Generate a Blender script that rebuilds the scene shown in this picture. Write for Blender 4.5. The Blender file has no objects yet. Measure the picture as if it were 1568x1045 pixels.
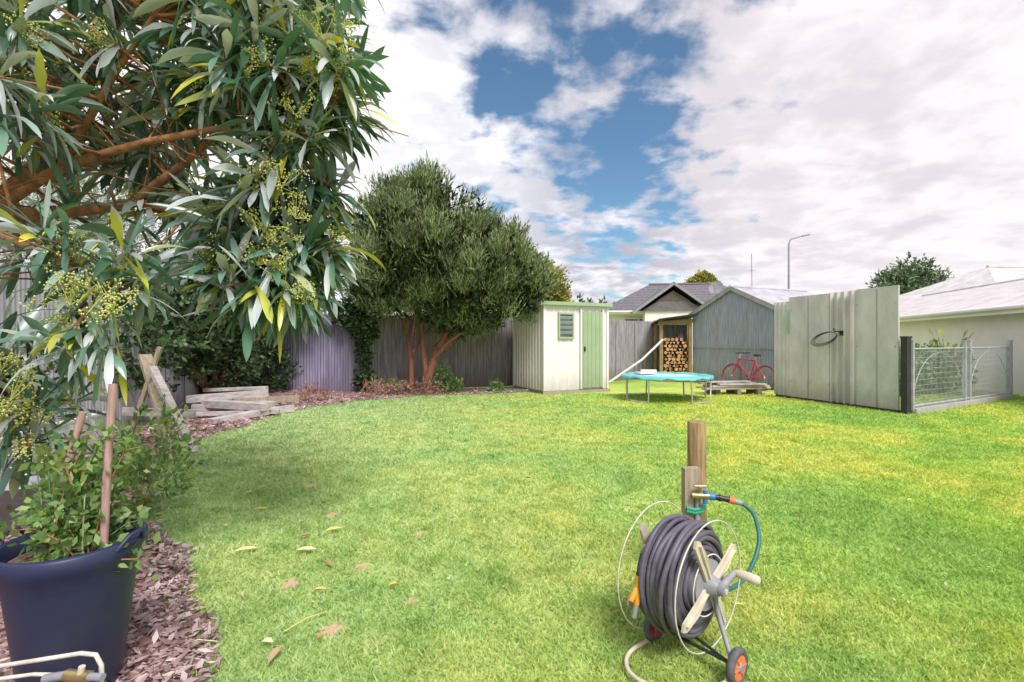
import bpy, math, random
import numpy as np
from mathutils import Vector, Matrix
random.seed(7); R=np.random.default_rng(7)
sc=bpy.context.scene
sc.view_settings.view_transform='Standard'
try: sc.view_settings.look='None'
except: pass

# ------------------------------------------------------------ materials
def ramp(nt,fac,stops):
    n=nt.nodes.new('ShaderNodeValToRGB'); e=n.color_ramp.elements
    while len(e)<len(stops): e.new(.5)
    for i,(p,c) in enumerate(stops):
        e[i].position=p; e[i].color=(*c,1)
    nt.links.new(fac,n.inputs[0]); return n.outputs[0]
def noise(nt,vec,scale,detail=4,rough=.55,dist=0):
    n=nt.nodes.new('ShaderNodeTexNoise'); n.inputs['Scale'].default_value=scale
    n.inputs['Detail'].default_value=detail; n.inputs['Roughness'].default_value=rough
    n.inputs['Distortion'].default_value=dist
    if vec is not None: nt.links.new(vec,n.inputs['Vector'])
    return n.outputs[0]
def mix(nt,f,a,b,mode='MIX'):
    n=nt.nodes.new('ShaderNodeMix'); n.data_type='RGBA'; n.blend_type=mode
    for s,v in ((n.inputs[0],f),(n.inputs[6],a),(n.inputs[7],b)):
        if isinstance(v,(int,float)): s.default_value=v
        elif isinstance(v,tuple): s.default_value=(*v,1)
        else: nt.links.new(v,s)
    return n.outputs[2]
def math_(nt,op,a,b=0.,c=0.,clamp=False):
    n=nt.nodes.new('ShaderNodeMath'); n.operation=op; n.use_clamp=clamp
    for s,v in zip(n.inputs,(a,b,c)):
        if isinstance(v,(int,float)): s.default_value=v
        else: nt.links.new(v,s)
    return n.outputs[0]
def mrange(nt,v,a,b,c=0.,d=1.,smooth=False):
    n=nt.nodes.new('ShaderNodeMapRange'); n.clamp=True
    if smooth: n.interpolation_type='SMOOTHSTEP'
    nt.links.new(v,n.inputs[0])
    for i,x in zip((1,2,3,4),(a,b,c,d)): n.inputs[i].default_value=x
    return n.outputs[0]
def newmat(name):
    m=bpy.data.materials.new(name); m.use_nodes=True
    nt=m.node_tree; return m,nt,nt.nodes['Principled BSDF']
def mapped(nt,scale):
    g=nt.nodes.new('ShaderNodeNewGeometry'); mp=nt.nodes.new('ShaderNodeMapping')
    mp.inputs['Scale'].default_value=scale; nt.links.new(g.outputs['Position'],mp.inputs[0]); return mp.outputs[0]
def M(name,c1,c2=None,rough=.7,scale=6.,stretch=(1,1,1),metal=0.,bump=0.,bscale=60,lo=.35,hi=.65,spec=.4,dirt=None):
    m,nt,b=newmat(name); v=mapped(nt,stretch)
    c2=c2 or tuple(x*.8 for x in c1)
    col=ramp(nt,noise(nt,v,scale,5,.6),[(lo,c1),(hi,c2)])
    if dirt:
        g=nt.nodes.new('ShaderNodeNewGeometry'); s=nt.nodes.new('ShaderNodeSeparateXYZ'); nt.links.new(g.outputs['Position'],s.inputs[0])
        h=math_(nt,'ADD',s.outputs[2],math_(nt,'MULTIPLY',noise(nt,v,8,4),-.5))
        col=mix(nt,mrange(nt,h,-.25,.25,.75,0),col,dirt)
    nt.links.new(col,b.inputs['Base Color']); b.inputs['Roughness'].default_value=rough
    b.inputs['Metallic'].default_value=metal; b.inputs['Specular IOR Level'].default_value=spec
    if bump:
        bp=nt.nodes.new('ShaderNodeBump'); bp.inputs['Strength'].default_value=bump; bp.inputs['Distance'].default_value=.01
        nt.links.new(noise(nt,v,bscale,4),bp.inputs['Height']); nt.links.new(bp.outputs[0],b.inputs['Normal'])
    return m
def LEAF(name,stops,rough=.5,trans=.25,nscale=1.2,spec=.5,dark=.55):
    m,nt,b=newmat(name); g=nt.nodes.new('ShaderNodeNewGeometry')
    col=ramp(nt,g.outputs['Random Per Island'],stops)
    n=noise(nt,g.outputs['Position'],nscale,2)
    sh=nt.nodes.new('ShaderNodeCombineColor'); k=mrange(nt,n,.35,.65,dark,1.15)
    for i in range(3): nt.links.new(k,sh.inputs[i])
    col=mix(nt,1.,col,sh.outputs[0],'MULTIPLY')
    nt.links.new(col,b.inputs['Base Color']); b.inputs['Roughness'].default_value=rough
    b.inputs['Specular IOR Level'].default_value=spec
    if trans>0:
        t=nt.nodes.new('ShaderNodeBsdfTranslucent'); nt.links.new(mix(nt,1.,col,(1.3,1.25,.5),'MULTIPLY'),t.inputs[0])
        ms=nt.nodes.new('ShaderNodeMixShader'); ms.inputs[0].default_value=trans
        nt.links.new(b.outputs[0],ms.inputs[1]); nt.links.new(t.outputs[0],ms.inputs[2])
        nt.links.new(ms.outputs[0],nt.nodes['Material Output'].inputs[0])
    return m

SPOTS=[(-.80,2.2,.055),(-1.18,2.62,.05),(-.86,2.82,.04),(-1.35,3.65,.05),(-.62,3.3,.04),(-1.8,4.4,.06),(-.5,2.45,.03)]
def lawn_col(nt):
    g=nt.nodes.new('ShaderNodeNewGeometry'); p=g.outputs['Position']
    a=ramp(nt,noise(nt,p,.42,4,.6,.3),[(.36,(.33,.50,.11)),(.47,(.43,.57,.11)),(.56,(.60,.62,.13)),(.66,(.46,.58,.14))])
    s=nt.nodes.new('ShaderNodeSeparateXYZ'); nt.links.new(p,s.inputs[0])
    # tree shade and sunlight put into the colour: cooler, paler left, yellower right
    k=math_(nt,'ADD',s.outputs[0],math_(nt,'MULTIPLY',noise(nt,p,.8,3),3.))
    a=mix(nt,mrange(nt,k,-2.,4.5,.88,0.),a,(.46,.58,.29))
    b=ramp(nt,noise(nt,p,3.2,5,.7),[(.32,(.66,.77,.62)),(.5,(1,1,1)),(.7,(1.18,1.12,1.3))])
    return mix(nt,1.,a,b,'MULTIPLY'),p
def lawnmat(blade):
    m,nt,b=newmat('lawn_blades' if blade else 'lawn')
    col,p=lawn_col(nt)
    if blade:
        g=nt.nodes.new('ShaderNodeNewGeometry')
        col=mix(nt,1.,col,ramp(nt,g.outputs['Random Per Island'],[(0,(.6,.75,.6)),(.5,(1,1.05,.9)),(.85,(1.2,1.15,1.3)),(1.,(1.45,1.3,1.8))]),'MULTIPLY')
    else:
        c=ramp(nt,noise(nt,p,34,4,.8),[(.3,(.58,.66,.56)),(.55,(1,1,1)),(.75,(1.25,1.2,1.3))])
        col=mix(nt,1.,col,c,'MULTIPLY')
        fac=None
        for x,y,r in SPOTS:
            d=nt.nodes.new('ShaderNodeVectorMath'); d.operation='DISTANCE'; d.inputs[1].default_value=(x,y,0); nt.links.new(p,d.inputs[0])
            q=mrange(nt,d.outputs['Value'],r*.5,r*1.6,1,0)
            fac=q if fac is None else math_(nt,'MAXIMUM',fac,q)
        col=mix(nt,fac,col,(.62,.42,.28))
        bp=nt.nodes.new('ShaderNodeBump'); bp.inputs['Strength'].default_value=.7; bp.inputs['Distance'].default_value=.03
        nt.links.new(noise(nt,p,45,4,.7),bp.inputs['Height']); nt.links.new(bp.outputs[0],b.inputs['Normal'])
    nt.links.new(col,b.inputs['Base Color']); b.inputs['Roughness'].default_value=.75; b.inputs['Specular IOR Level'].default_value=.2
    if blade:
        t=nt.nodes.new('ShaderNodeBsdfTranslucent'); nt.links.new(col,t.inputs[0]); ms=nt.nodes.new('ShaderNodeMixShader'); ms.inputs[0].default_value=.4
        nt.links.new(b.outputs[0],ms.inputs[1]); nt.links.new(t.outputs[0],ms.inputs[2]); nt.links.new(ms.outputs[0],nt.nodes['Material Output'].inputs[0])
    return m

# ------------------------------------------------------------ mesh builder
class B:
    def __init__(s): s.v=[]; s.f=[]; s.m=[]; s.mats=[]; s.sm=[]
    def mi(s,m):
        if m not in s.mats: s.mats.append(m)
        return s.mats.index(m)
    def add(s,vs,fs,m,smooth=False):
        o=len(s.v); s.v+= [tuple(v) for v in vs]; i=s.mi(m)
        for f in fs: s.f.append(tuple(o+k for k in f)); s.m.append(i); s.sm.append(smooth)
    def box(s,c,size,m,ax=(1,0,0),up=(0,0,1),taper=1.):
        ax=Vector(ax).normalized(); up=Vector(up).normalized(); ay=up.cross(ax).normalized(); up=ax.cross(ay)
        c=Vector(c); hx,hy,hz=[k/2 for k in size]; vs=[]
        for k,t in((-1,1.),(1,taper)):
            for i,j in((-1,-1),(1,-1),(1,1),(-1,1)): vs.append(c+ax*hx*i*t+ay*hy*j*t+up*hz*k)
        s.add(vs,[(3,2,1,0),(4,5,6,7),(0,1,5,4),(1,2,6,5),(2,3,7,6),(3,0,4,7)],m)
    def tube(s,pts,r,m,n=8,closed=False,smooth=True):
        pts=[Vector(p) for p in pts]; N=len(pts)
        rs=r if isinstance(r,(list,tuple)) else [r]*N
        vs=[];prev=None
        for i,p in enumerate(pts):
            if closed: t=pts[(i+1)%N]-pts[i-1]
            else: t=pts[min(i+1,N-1)]-pts[max(i-1,0)]
            t=t.normalized() if t.length>1e-9 else Vector((0,0,1))
            if prev is None:
                a=Vector((0,0,1)) if abs(t.z)<.9 else Vector((1,0,0)); prev=a.cross(t).normalized()
            u=(prev-t*prev.dot(t)).normalized(); w=t.cross(u); prev=u
            for k in range(n):
                a=2*math.pi*k/n; vs.append(p+(u*math.cos(a)+w*math.sin(a))*rs[i])
        fs=[]
        for i in range(N if closed else N-1):
            j=(i+1)%N
            for k in range(n): fs.append((i*n+k,i*n+(k+1)%n,j*n+(k+1)%n,j*n+k))
        s.add(vs,fs,m,smooth)
        if not closed:
            s.add(vs[:n],[tuple(range(n-1,-1,-1))],m); s.add(vs[-n:],[tuple(range(n))],m)
    def ring(s,c,u,w,r,tr,m,seg=40,n=6):
        c=Vector(c);u=Vector(u);w=Vector(w)
        s.tube([c+u*math.cos(2*math.pi*i/seg)*r+w*math.sin(2*math.pi*i/seg)*r for i in range(seg)],tr,m,n,True)
    def poly(s,pts,m): s.add(pts,[tuple(range(len(pts)))],m)
    def prism(s,pts,ext,m):
        n=len(pts); ext=Vector(ext); p=[Vector(q) for q in pts]
        s.add(p+[q+ext for q in p],[tuple(range(n-1,-1,-1)),tuple(range(n,2*n))]+[(i,(i+1)%n,n+(i+1)%n,n+i) for i in range(n)],m)
    def ball(s,c,r,m,sq=(1,1,1),n=8):
        vs=[];fs=[]
        for i in range(n+1):
            a=math.pi*i/n
            for j in range(n*2):
                b=math.pi*j/n; vs.append((c[0]+r*sq[0]*math.sin(a)*math.cos(b),c[1]+r*sq[1]*math.sin(a)*math.sin(b),c[2]+r*sq[2]*math.cos(a)))
        for i in range(n):
            for j in range(n*2): fs.append((i*2*n+j,(i+1)*2*n+j,(i+1)*2*n+(j+1)%(2*n),i*2*n+(j+1)%(2*n)))
        s.add(vs,fs,m,True)
    def corr(s,p0,p1,z0,z1,m,pitch=.076,amp=.012,seg=6,top=None,trap=False):
        """vertical corrugated sheet from p0 to p1; top(t)->z for gables"""
        p0=Vector((*p0,0));p1=Vector((*p1,0)); d=p1-p0; L=d.length; d.normalize(); nn=Vector((d.y,-d.x,0))
        N=max(2,int(L/pitch*seg)); vs=[]
        for i in range(N+1):
            t=i/N; a=2*math.pi*t*L/pitch; h=math.sin(a)
            if trap: h=max(-1,min(1,(h-.55)*4))
            p=p0+d*t*L+nn*amp*h; zt=top(t) if top else z1
            vs+=[(p.x,p.y,z0),(p.x,p.y,zt)]
        s.add(vs,[(2*i,2*i+2,2*i+3,2*i+1) for i in range(N)],m,not trap)
    def obj(s,name,parent=None):
        v=np.array(s.v,dtype=float); c=(v.max(0)+v.min(0))/2; c[2]=v[:,2].min(); v-=c
        me=bpy.data.meshes.new(name); me.from_pydata(v.tolist(),[],s.f); 
        for m in s.mats: me.materials.append(m)
        me.polygons.foreach_set('material_index',s.m); me.polygons.foreach_set('use_smooth',s.sm); me.update()
        o=bpy.data.objects.new(name,me); sc.collection.objects.link(o); o.location=c
        if parent: o.parent=parent; o.matrix_parent_inverse=Matrix.Translation(-Vector(parent.location))
        return o
def empty(name,loc):
    o=bpy.data.objects.new(name,None); sc.collection.objects.link(o); o.location=loc; return o
def npmesh(name,V,F,mats,parent=None,smooth=False,mi=None):
    V=np.asarray(V,dtype=np.float32); F=np.asarray(F,dtype=np.int32); k=F.shape[1]
    c=(V.max(0)+V.min(0))/2; c[2]=V[:,2].min(); V=V-c
    me=bpy.data.meshes.new(name); me.vertices.add(len(V)); me.vertices.foreach_set('co',V.ravel())
    me.loops.add(F.size); me.loops.foreach_set('vertex_index',F.ravel())
    me.polygons.add(len(F)); me.polygons.foreach_set('loop_start',np.arange(0,F.size,k,dtype=np.int32))
    try: me.polygons.foreach_set('loop_total',np.full(len(F),k,dtype=np.int32))
    except Exception: pass
    for m in mats: me.materials.append(m)
    if mi is not None: me.polygons.foreach_set('material_index',np.asarray(mi,dtype=np.int32))
    me.polygons.foreach_set('use_smooth',np.full(len(F),smooth))
    me.update(calc_edges=True); me.validate()
    o=bpy.data.objects.new(name,me); sc.collection.objects.link(o); o.location=[float(x) for x in c]
    if parent: o.parent=parent; o.matrix_parent_inverse=Matrix.Translation(-Vector(parent.location))
    return o
def unit(a): return a/np.maximum(np.linalg.norm(a,axis=-1,keepdims=True),1e-9)
def rhombs(base,d,L,W):
    n=len(base); s=unit(np.cross(d,R.normal(size=(n,3)))); L=L[:,None];W=W[:,None]
    V=np.stack([base,base+d*L*.5+s*W*.5,base+d*L,base+d*L*.5-s*W*.5],1).reshape(-1,3)
    return V,np.arange(4*n).reshape(n,4)
def sprigs(blobs,n,k,sprL,leafL,leafW,up=.5,shell=.5,spread=.7,flat=1.):
    b=np.array(blobs,dtype=float); p=b[:,3]**2; p/=p.sum(); i=R.choice(len(b),n,p=p)
    d=unit(R.normal(size=(n,3))); r=shell+(1.06-shell)*R.random(n)**.6
    pos=b[i,:3]+d*(b[i,3]*r)[:,None]*np.array([1,1,flat])
    d=unit(d*.7+np.array([0,0,up])+R.normal(size=(n,3))*.35)
    pos=np.repeat(pos,k,0); dd=np.repeat(d,k,0)
    base=pos+dd*(R.random(n*k)*sprL)[:,None]
    ld=unit(dd+R.normal(size=(n*k,3))*spread)
    return rhombs(base,ld,leafL*R.uniform(.6,1.3,n*k),leafW*R.uniform(.7,1.3,n*k))

# palette
m_grass=lawnmat(False); m_blade=lawnmat(True)
m_mulch=M('bark_mulch',(.38,.23,.21),(.19,.11,.10),.95,14,bump=.8,bscale=40)
m_chip=LEAF('bark_chips',[(0,(.20,.11,.10)),(.4,(.42,.27,.26)),(.7,(.54,.39,.38)),(1,(.64,.53,.52))],.9,0,2.)
m_fence=M('weathered_corrugated_fence',(.37,.34,.36),(.20,.185,.21),.75,5,(3,3,.35),bump=.2,dirt=(.18,.12,.09))
m_fencel=M('pale_corrugated_fence',(.52,.51,.58),(.38,.36,.44),.7,4,(3,3,.35),dirt=(.2,.17,.14))
m_lav=M('blue_grey_corrugated_fence',(.33,.30,.42),(.21,.19,.29),.7,4,(3,3,.35),dirt=(.2,.15,.2))
m_rail=M('grey_timber',(.27,.24,.22),(.17,.15,.13),.9,10,(1,1,.3),bump=.5)
m_white=M('white_painted_steel',(.80,.75,.75),(.72,.68,.68),.45,2.5,(2,2,.5),dirt=(.45,.41,.36))
m_green=M('sage_green_paint',(.36,.45,.27),(.30,.39,.23),.45,2,dirt=(.25,.3,.17))
m_glass=M('dark_glass',(.10,.12,.13),(.05,.06,.07),.15,3,spec=.8)
m_zinc=M('galvanised_iron',(.40,.42,.50),(.27,.29,.37),.5,6,(4,4,.4),metal=.2,dirt=(.2,.18,.16))
m_zinc2=M('galvanised_roof',(.52,.51,.55),(.38,.37,.40),.5,3,metal=.2)
m_conc=M('cement_sheet',(.62,.59,.59),(.46,.44,.44),.85,2.2,(1.5,1.5,.7),bump=.2,dirt=(.30,.28,.24))
m_conc2=M('cement_sheet_dark',(.37,.36,.37),(.28,.27,.29),.85,3,(2,2,.4),dirt=(.22,.2,.17))
m_dark=M('dark_stained_timber',(.045,.04,.04),(.03,.028,.028),.7,8)
m_timber=M('treated_pine',(.42,.28,.15),(.20,.13,.06),.8,9,(6,6,.6),bump=.5,bscale=30)
m_timber2=M('weathered_pine',(.45,.37,.27),(.28,.22,.16),.85,9,(6,6,.6),bump=.5,bscale=30)
m_bark=M('orange_brown_bark',(.42,.20,.09),(.17,.085,.045),.9,12,(1,1,1),bump=.9,bscale=30)
m_bark2=M('red_bark',(.34,.13,.08),(.18,.08,.06),.9,8,(3,3,.5),bump=.8)
m_wall=M('white_render',(.78,.74,.75),(.70,.67,.68),.8,1.5)
m_roofl=M('pale_corrugated_roof',(.60,.56,.56),(.46,.42,.43),.6,2)
m_roofd=M('charcoal_tile_roof',(.17,.155,.17),(.11,.10,.115),.7,6)
m_brown=M('brown_barge',(.12,.085,.08),(.09,.06,.06),.7,5)
m_brick=M('brick',(.32,.15,.09),(.20,.09,.06),.85,18)
m_black=M('black_plastic',(.02,.02,.022),(.03,.03,.03),.4,5)
m_hose=M('grey_hose',(.13,.115,.15),(.085,.075,.10),.45,20)
m_cream=M('cream_plastic',(.66,.58,.46),(.50,.43,.33),.45,14)
m_wire=M('white_wire',(.74,.71,.65),(.5,.45,.38),.4,14)
m_greyp=M('grey_plastic',(.30,.30,.33),(.22,.22,.25),.45,12)
m_orange=M('orange_plastic',(.80,.20,.06),(.6,.15,.05),.5,14)
m_yell=M('amber_plastic',(.85,.40,.04),(.7,.28,.03),.4,14)
m_red=M('red_paint',(.60,.03,.09),(.45,.02,.06),.35,6)
m_rubber=M('rubber',(.07,.07,.08),(.12,.12,.12),.8,30)
m_teal=M('teal_vinyl',(.14,.52,.52),(.10,.44,.45),.5,3)
m_tealh=M('teal_hose',(.03,.16,.15),(.02,.12,.12),.4,10)
m_blue=M('blue_plastic',(.03,.22,.60),(.03,.18,.5),.4,10)
m_brass=M('brass',(.55,.42,.20),(.4,.3,.15),.35,20,metal=.8)
m_mat=M('trampoline_mat',(.48,.62,.66),(.36,.52,.57),.7,4)
m_navy=M('navy_plastic_pot',(.016,.020,.065),(.028,.034,.085),.45,5,dirt=(.05,.05,.075))
m_soil=M('potting_soil',(.12,.085,.065),(.2,.15,.12),1,40,bump=1)
m_logend=M('cut_log_end',(.66,.38,.20),(.45,.22,.10),.9,14)
m_logside=M('log_bark',(.20,.13,.09),(.12,.08,.06),.9,14)
m_plank=M('pale_weathered_planks',(.58,.52,.50),(.34,.30,.29),.85,7,(1,1,4),bump=.4)
m_iron=M('galvanised_mesh',(.50,.50,.55),(.36,.37,.42),.5,8,metal=.3)

# ------------------------------------------------------------ ground, lawn, mulch
b=B(); b.poly([(-500,-100,0),(500,-100,0),(500,900,0),(-500,900,0)],m_grass); b.obj('ground')
EY=[-3,0,1.2,2.04,2.72,3.78,4.92,6.17,7.33,9.03,10.5,11.5,12.1,12.9]
EX=[-1.0,-1.05,-1.15,-1.32,-1.87,-2.87,-3.70,-4.23,-4.12,-4.2,-3.41,-2.2,-.3,1.0]
ys=np.linspace(-3,12.9,160); xe=np.interp(ys,EY,EX)+.05*np.sin(ys*7)+.03*np.sin(ys*17+1)
def edge(y): return np.interp(y,ys,xe)
b=B(); vs=[];fs=[]
for i,(y,x) in enumerate(zip(ys,xe)): vs+=[(-9,y,.012),(x-.06,y,.012),(x,y,.003)]
for i in range(len(ys)-1):
    for j in (0,1): fs.append((3*i+j,3*i+j+1,3*i+j+4,3*i+j+3))
b.add(vs,fs,m_mulch); mo=b.obj('mulch_bed')
n=26000; yy=np.concatenate([R.uniform(.8,4,15000),R.uniform(4,12.8,11000)])
xx=edge(yy)+.08-np.abs(R.exponential(1.1,n)); base=np.stack([xx,yy,R.uniform(.008,.03,n)],1)
d=unit(np.stack([R.normal(size=n),R.normal(size=n),R.normal(size=n)*.25],1))
V,F=rhombs(base,d,R.uniform(.03,.085,n)*np.where(yy>4,1.4,.9),R.uniform(.010,.03,n)); V[:,2]=np.abs(V[:,2])+.006
npmesh('bark_chips',V,F,[m_chip],mo)
# grass blades
n=430000; u=R.random(n); Y=1.0*(12./1.0)**(u**.92); X=R.uniform(-1,1,n)*(1.12*Y+.7)
ok=X>edge(Y)+R.normal(size=n)*.04
for x,y,r in SPOTS: ok&=((X-x)**2+(Y-y)**2)>(r*R.uniform(.6,1.2,n))**2
X=X[ok];Y=Y[ok];n=len(X)
tuft=.75+.5*(np.sin(X*9+3*np.sin(Y*5))*np.sin(Y*8+2*np.sin(X*7))*.5+.5)
h=R.uniform(.010,.028,n)*(1+.04*Y)*tuft; w=.0018+.0011*Y
a=R.uniform(0,math.pi,n); s=np.stack([np.cos(a)*w,np.sin(a)*w,np.zeros(n)],1)
base=np.stack([X,Y,np.zeros(n)],1); tip=base+np.stack([R.normal(size=n)*.7*h,R.normal(size=n)*.7*h,h],1)
V=np.stack([base-s,base+s,tip],1).reshape(-1,3)
npmesh('lawn_grass',V,np.arange(3*n).reshape(n,3),[m_blade])
# small pale clover specks
m_weed=LEAF('lawn_clover',[(0,(.30,.45,.16)),(.7,(.42,.55,.24)),(1,(.7,.74,.5))],.7,.2,5,.3,.8)
wb=[]
for k in range(120):
    y=1.9+8*random.random()**1.3; x=random.uniform(-1.1,1.15)*y
    if x>edge(y)+.1: wb.append((x,y,.006,random.uniform(.02,.05)))
V,F=sprigs(wb,500,4,.012,.016,.010,.3,.1,.8,.3); npmesh('lawn_clover',V,F,[m_weed])
b=B()
# fallen leaves
m_fall=LEAF('fallen_leaf',[(0,(.45,.22,.10)),(.4,(.72,.62,.14)),(.7,(.78,.74,.46)),(1,(.35,.16,.09))],.6,.1)
def fleaf(x,y,a,l,w):
    dx,dy=math.cos(a)*l/2,math.sin(a)*l/2; px,py=-dy*w*2,dx*w*2; z=.03
    b.add([(x-dx,y-dy,z+.004),(x-dx*.4+px*.8,y-dy*.4+py*.8,z+.014),(x+dx*.4+px,y+dy*.4+py,z+.012),(x+dx,y+dy,z),(x+dx*.4-px,y+dy*.4-py,z+.008),(x-dx*.4-px*.8,y-dy*.4-py*.8,z+.01),(x-dx*.4,y-dy*.4,z),(x+dx*.4,y+dy*.4,z)],
      [(0,1,6),(1,2,7,6),(2,3,7),(0,6,5),(6,7,4,5),(7,3,4)],m_fall)
fl=[(-1.25,2.98,.2,.12),(-1.62,2.98,.5,.13),(-1.05,2.8,-.6,.09),(-.96,1.98,1.6,.12),(-.98,2.5,.3,.07),(-1.35,2.45,2.2,.07),(-1.35,3.2,.9,.09),(-.62,2.55,.7,.06),(.35,2.9,1,.04),(1.6,4.2,.4,.06),(2.1,3.6,2,.05),(-1.2,3.3,.6,.12),(-1.5,3.9,2,.07),(.9,5.1,1,.06),(-1.9,3.7,.3,.11),(-2.2,4.1,1.1,.1)]
for x,y,a,l in fl: fleaf(x,y,a,l,.13)
for k in range(80):
    y=random.uniform(1.9,11); x=random.uniform(-1,1)*y
    if x>edge(y): fleaf(x,y,random.uniform(0,6),random.uniform(.02,.06),.25)
for x,y,a,l in [(-1.0,2.15,.9,.2),(-1.4,2.05,.2,.15)]:
    b.tube([(x,y,.025),(x+l*.5*math.cos(a),y+l*.5*math.sin(a)+.01,.035),(x+l*math.cos(a),y+l*math.sin(a),.025)],.0025,m_fall,4)
b.obj('fallen_leaves')

# ------------------------------------------------------------ fences
def corrfence(name,pts,H,mats):
    b=B()
    for (p,q),mat in zip(zip(pts,pts[1:]),mats):
        b.corr(p,q,.02,H,mat)
        P=Vector((*p,0));Q=Vector((*q,0)); d=(Q-P).normalized(); nn=Vector((-d.y,d.x,0)); L=(Q-P).length
        for z in (.4,H-.3): b.box((P+Q)/2+nn*.05+Vector((0,0,z)),(L,.05,.09),m_rail,d)
        k=0
        while k<L: b.box(P+d*k+nn*.12+Vector((0,0,H/2-.05)),(.09,.09,H-.1),m_rail,d); k+=2.4
        k=.8
        while k<L-.1:  # sheet laps
            b.box(P+d*k-nn*.016+Vector((0,0,H/2)),(.012,.006,H-.05),m_rail,d); k+=.84
    return b.obj(name)
corrfence('corrugated_fence',[(-7.2,12.9),(-3.9,12.5),(.5,14.2),(5.4,17.1)],1.97,[m_lav,m_fence,m_fence])
corrfence('corrugated_fence',[(-3.2,-2),(-7.2,12.85)],2.08,[m_fencel])
b=B(); b.box((-4.72,5.0,.21),(1.9,.06,.40),m_wall,(-.27,1,0)); b.box((-4.72,5.0,.425),(1.96,.1,.03),m_wall,(-.27,1,0)); b.obj('low_garden_wall')

# cement panel fence + post
P=Vector((6.2,11.5,0));Q=Vector((7.0,8.86,0)); d=(Q-P).normalized(); nn=Vector((d.y,-d.x,0)); nn=-nn if nn.x>0 else nn
L=(Q-P).length; b=B()
def pan(t0,t1,z0,z1,m,off=0,th=.03): b.box(P+d*(t0+t1)/2*L+nn*off+Vector((0,0,(z0+z1)/2)),((t1-t0)*L,th,z1-z0),m,d)
def at(t): q=P+d*t*L; return (q.x,q.y)
pan(.14,.50,.04,2.29,m_conc); pan(.715,1.,.03,2.31,m_conc)
b.corr(at(.50),at(.715),.04,2.3,m_conc,pitch=.15,amp=.034,seg=10,trap=True)
b.corr(at(-.02),at(.135),.05,2.2,m_conc,pitch=.12,amp=.02)
pan(.125,.145,1.5,2.0,m_green,.025,.02)
for t in (.32,.86): pan(t-.003,t+.003,.05,2.28,m_conc2,.02,.012)
pan(.0,1.,.0,.05,m_dark,-.01,.05)
for t in (.16,.5,.72,.98): 
    for z in (.4,1.2,2.0): b.ball(P+d*t*L+nn*.02+Vector((0,0,z)),.012,m_greyp,n=3)
b.box(Q+d*.12+Vector((0,0,.68)),(.11,.11,1.36),m_dark,d); b.box(Q+d*.12+Vector((0,0,1.37)),(.13,.13,.03),m_dark,d)
b.obj('cement_panel_fence')
# hose loop on hook
c=P+d*.5*L+nn*.12+Vector((0,0,1.36)); b=B()
for k in range(3):
    pts=[]
    for i in range(28):
        a=2*math.pi*i/28; pts.append(c+d*(.30+.02*k)*math.cos(a)+Vector((0,0,1))*(.10+.015*k)*math.sin(a)+nn*(.02*k+.05*math.cos(a))+Vector((0,0,.07*math.cos(a)-.01*k)))
    b.tube(pts,.007,m_black,6,True)
b.tube([c+d*.27+Vector((0,0,.12))-nn*.1,c+d*.27+Vector((0,0,.14))+nn*.08,c+d*.27+Vector((0,0,.2))+nn*.09],.012,m_black); b.box(c+d*.3+Vector((0,0,.1))-nn*.08,(.07,.03,.10),m_black,d)
b.obj('hanging_hose_loop')

# wire mesh fence
b=B(); P=Vector((7.12,8.72,0));Q=Vector((11.3,11.1,0)); d=(Q-P).normalized(); L=(Q-P).length; Z=Vector((0,0,1))
b.box((P+Q)/2+Z*.05,(L,.14,.10),m_conc,d)
for t in (.0,.47,.52,.97,1.): b.box(P+d*L*t+Z*.68,(.06,.06,1.24),m_iron,d); b.box(P+d*L*t+Z*1.31,(.075,.075,.02),m_iron,d)
for z in (.14,1.16): b.tube([P+d*.02+Z*z,Q-d*.02+Z*z],.018,m_iron,6)
k=.06
while k<L-.04: b.tube([P+d*k+Z*.12,P+d*k+Z*1.14],.0045,m_iron,4); k+=.055
z=.2
while z<1.1: b.tube([P+Z*z,Q+Z*z],.003,m_iron,4); z+=.1
for t0,t1 in ((.0,.47),(.52,.97)):
    w=(t1-t0)*L; c=P+d*L*(t0+t1)/2
    b.tube([c+d*(w*.48*math.cos(math.pi*i/18))+Z*(.16+.92*math.sin(math.pi*i/18)) for i in range(19)],.006,m_iron,5)
b.obj('wire_mesh_fence')

# ------------------------------------------------------------ garden shed
FL=Vector((.78,11.9,0));FR=Vector((2.46,12.66,0));dx=(FR-FL).normalized();W=(FR-FL).length
nf=Vector((dx.y,-dx.x,0)); BL=FL-nf*1.75; BR=FR-nf*1.75
e=empty('garden_shed',(FL+BR)/2)
b=B(); zt=2.2; zb=2.02
def xy(v): return (v.x,v.y)
b.corr(xy(FL),xy(FR),.08,zt,m_white,pitch=.21,amp=.008,seg=14,trap=True)
b.corr(xy(FR),xy(BR),.08,zt,m_white,pitch=.19,amp=.012,seg=12,trap=True,top=lambda t:zt+(zb-zt)*t)
b.corr(xy(BL),xy(FL),.08,zt,m_white,pitch=.16,amp=.016,seg=12,trap=True,top=lambda t:zb+(zt-zb)*t)
b.corr(xy(BR),xy(BL),.08,zb,m_white,pitch=.19,amp=.01)
for c in (FL,FR,BL,BR): b.box(c+nf*.0+Z*(1.13 if c in(FL,FR) else 1.04),(.06,.06,2.1 if c in (FL,FR) else 1.92),m_white,dx)
b.obj('walls',e)
b=B(); b.box((FL+BR)/2+Z*.04,(W+.02,1.74,.075),m_rail,dx); b.box((FL+FR)/2+nf*.03+Z*.035,(W+.1,.06,.07),m_timber2,dx); b.obj('base_frame',e)
b=B(); o=.09
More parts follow.
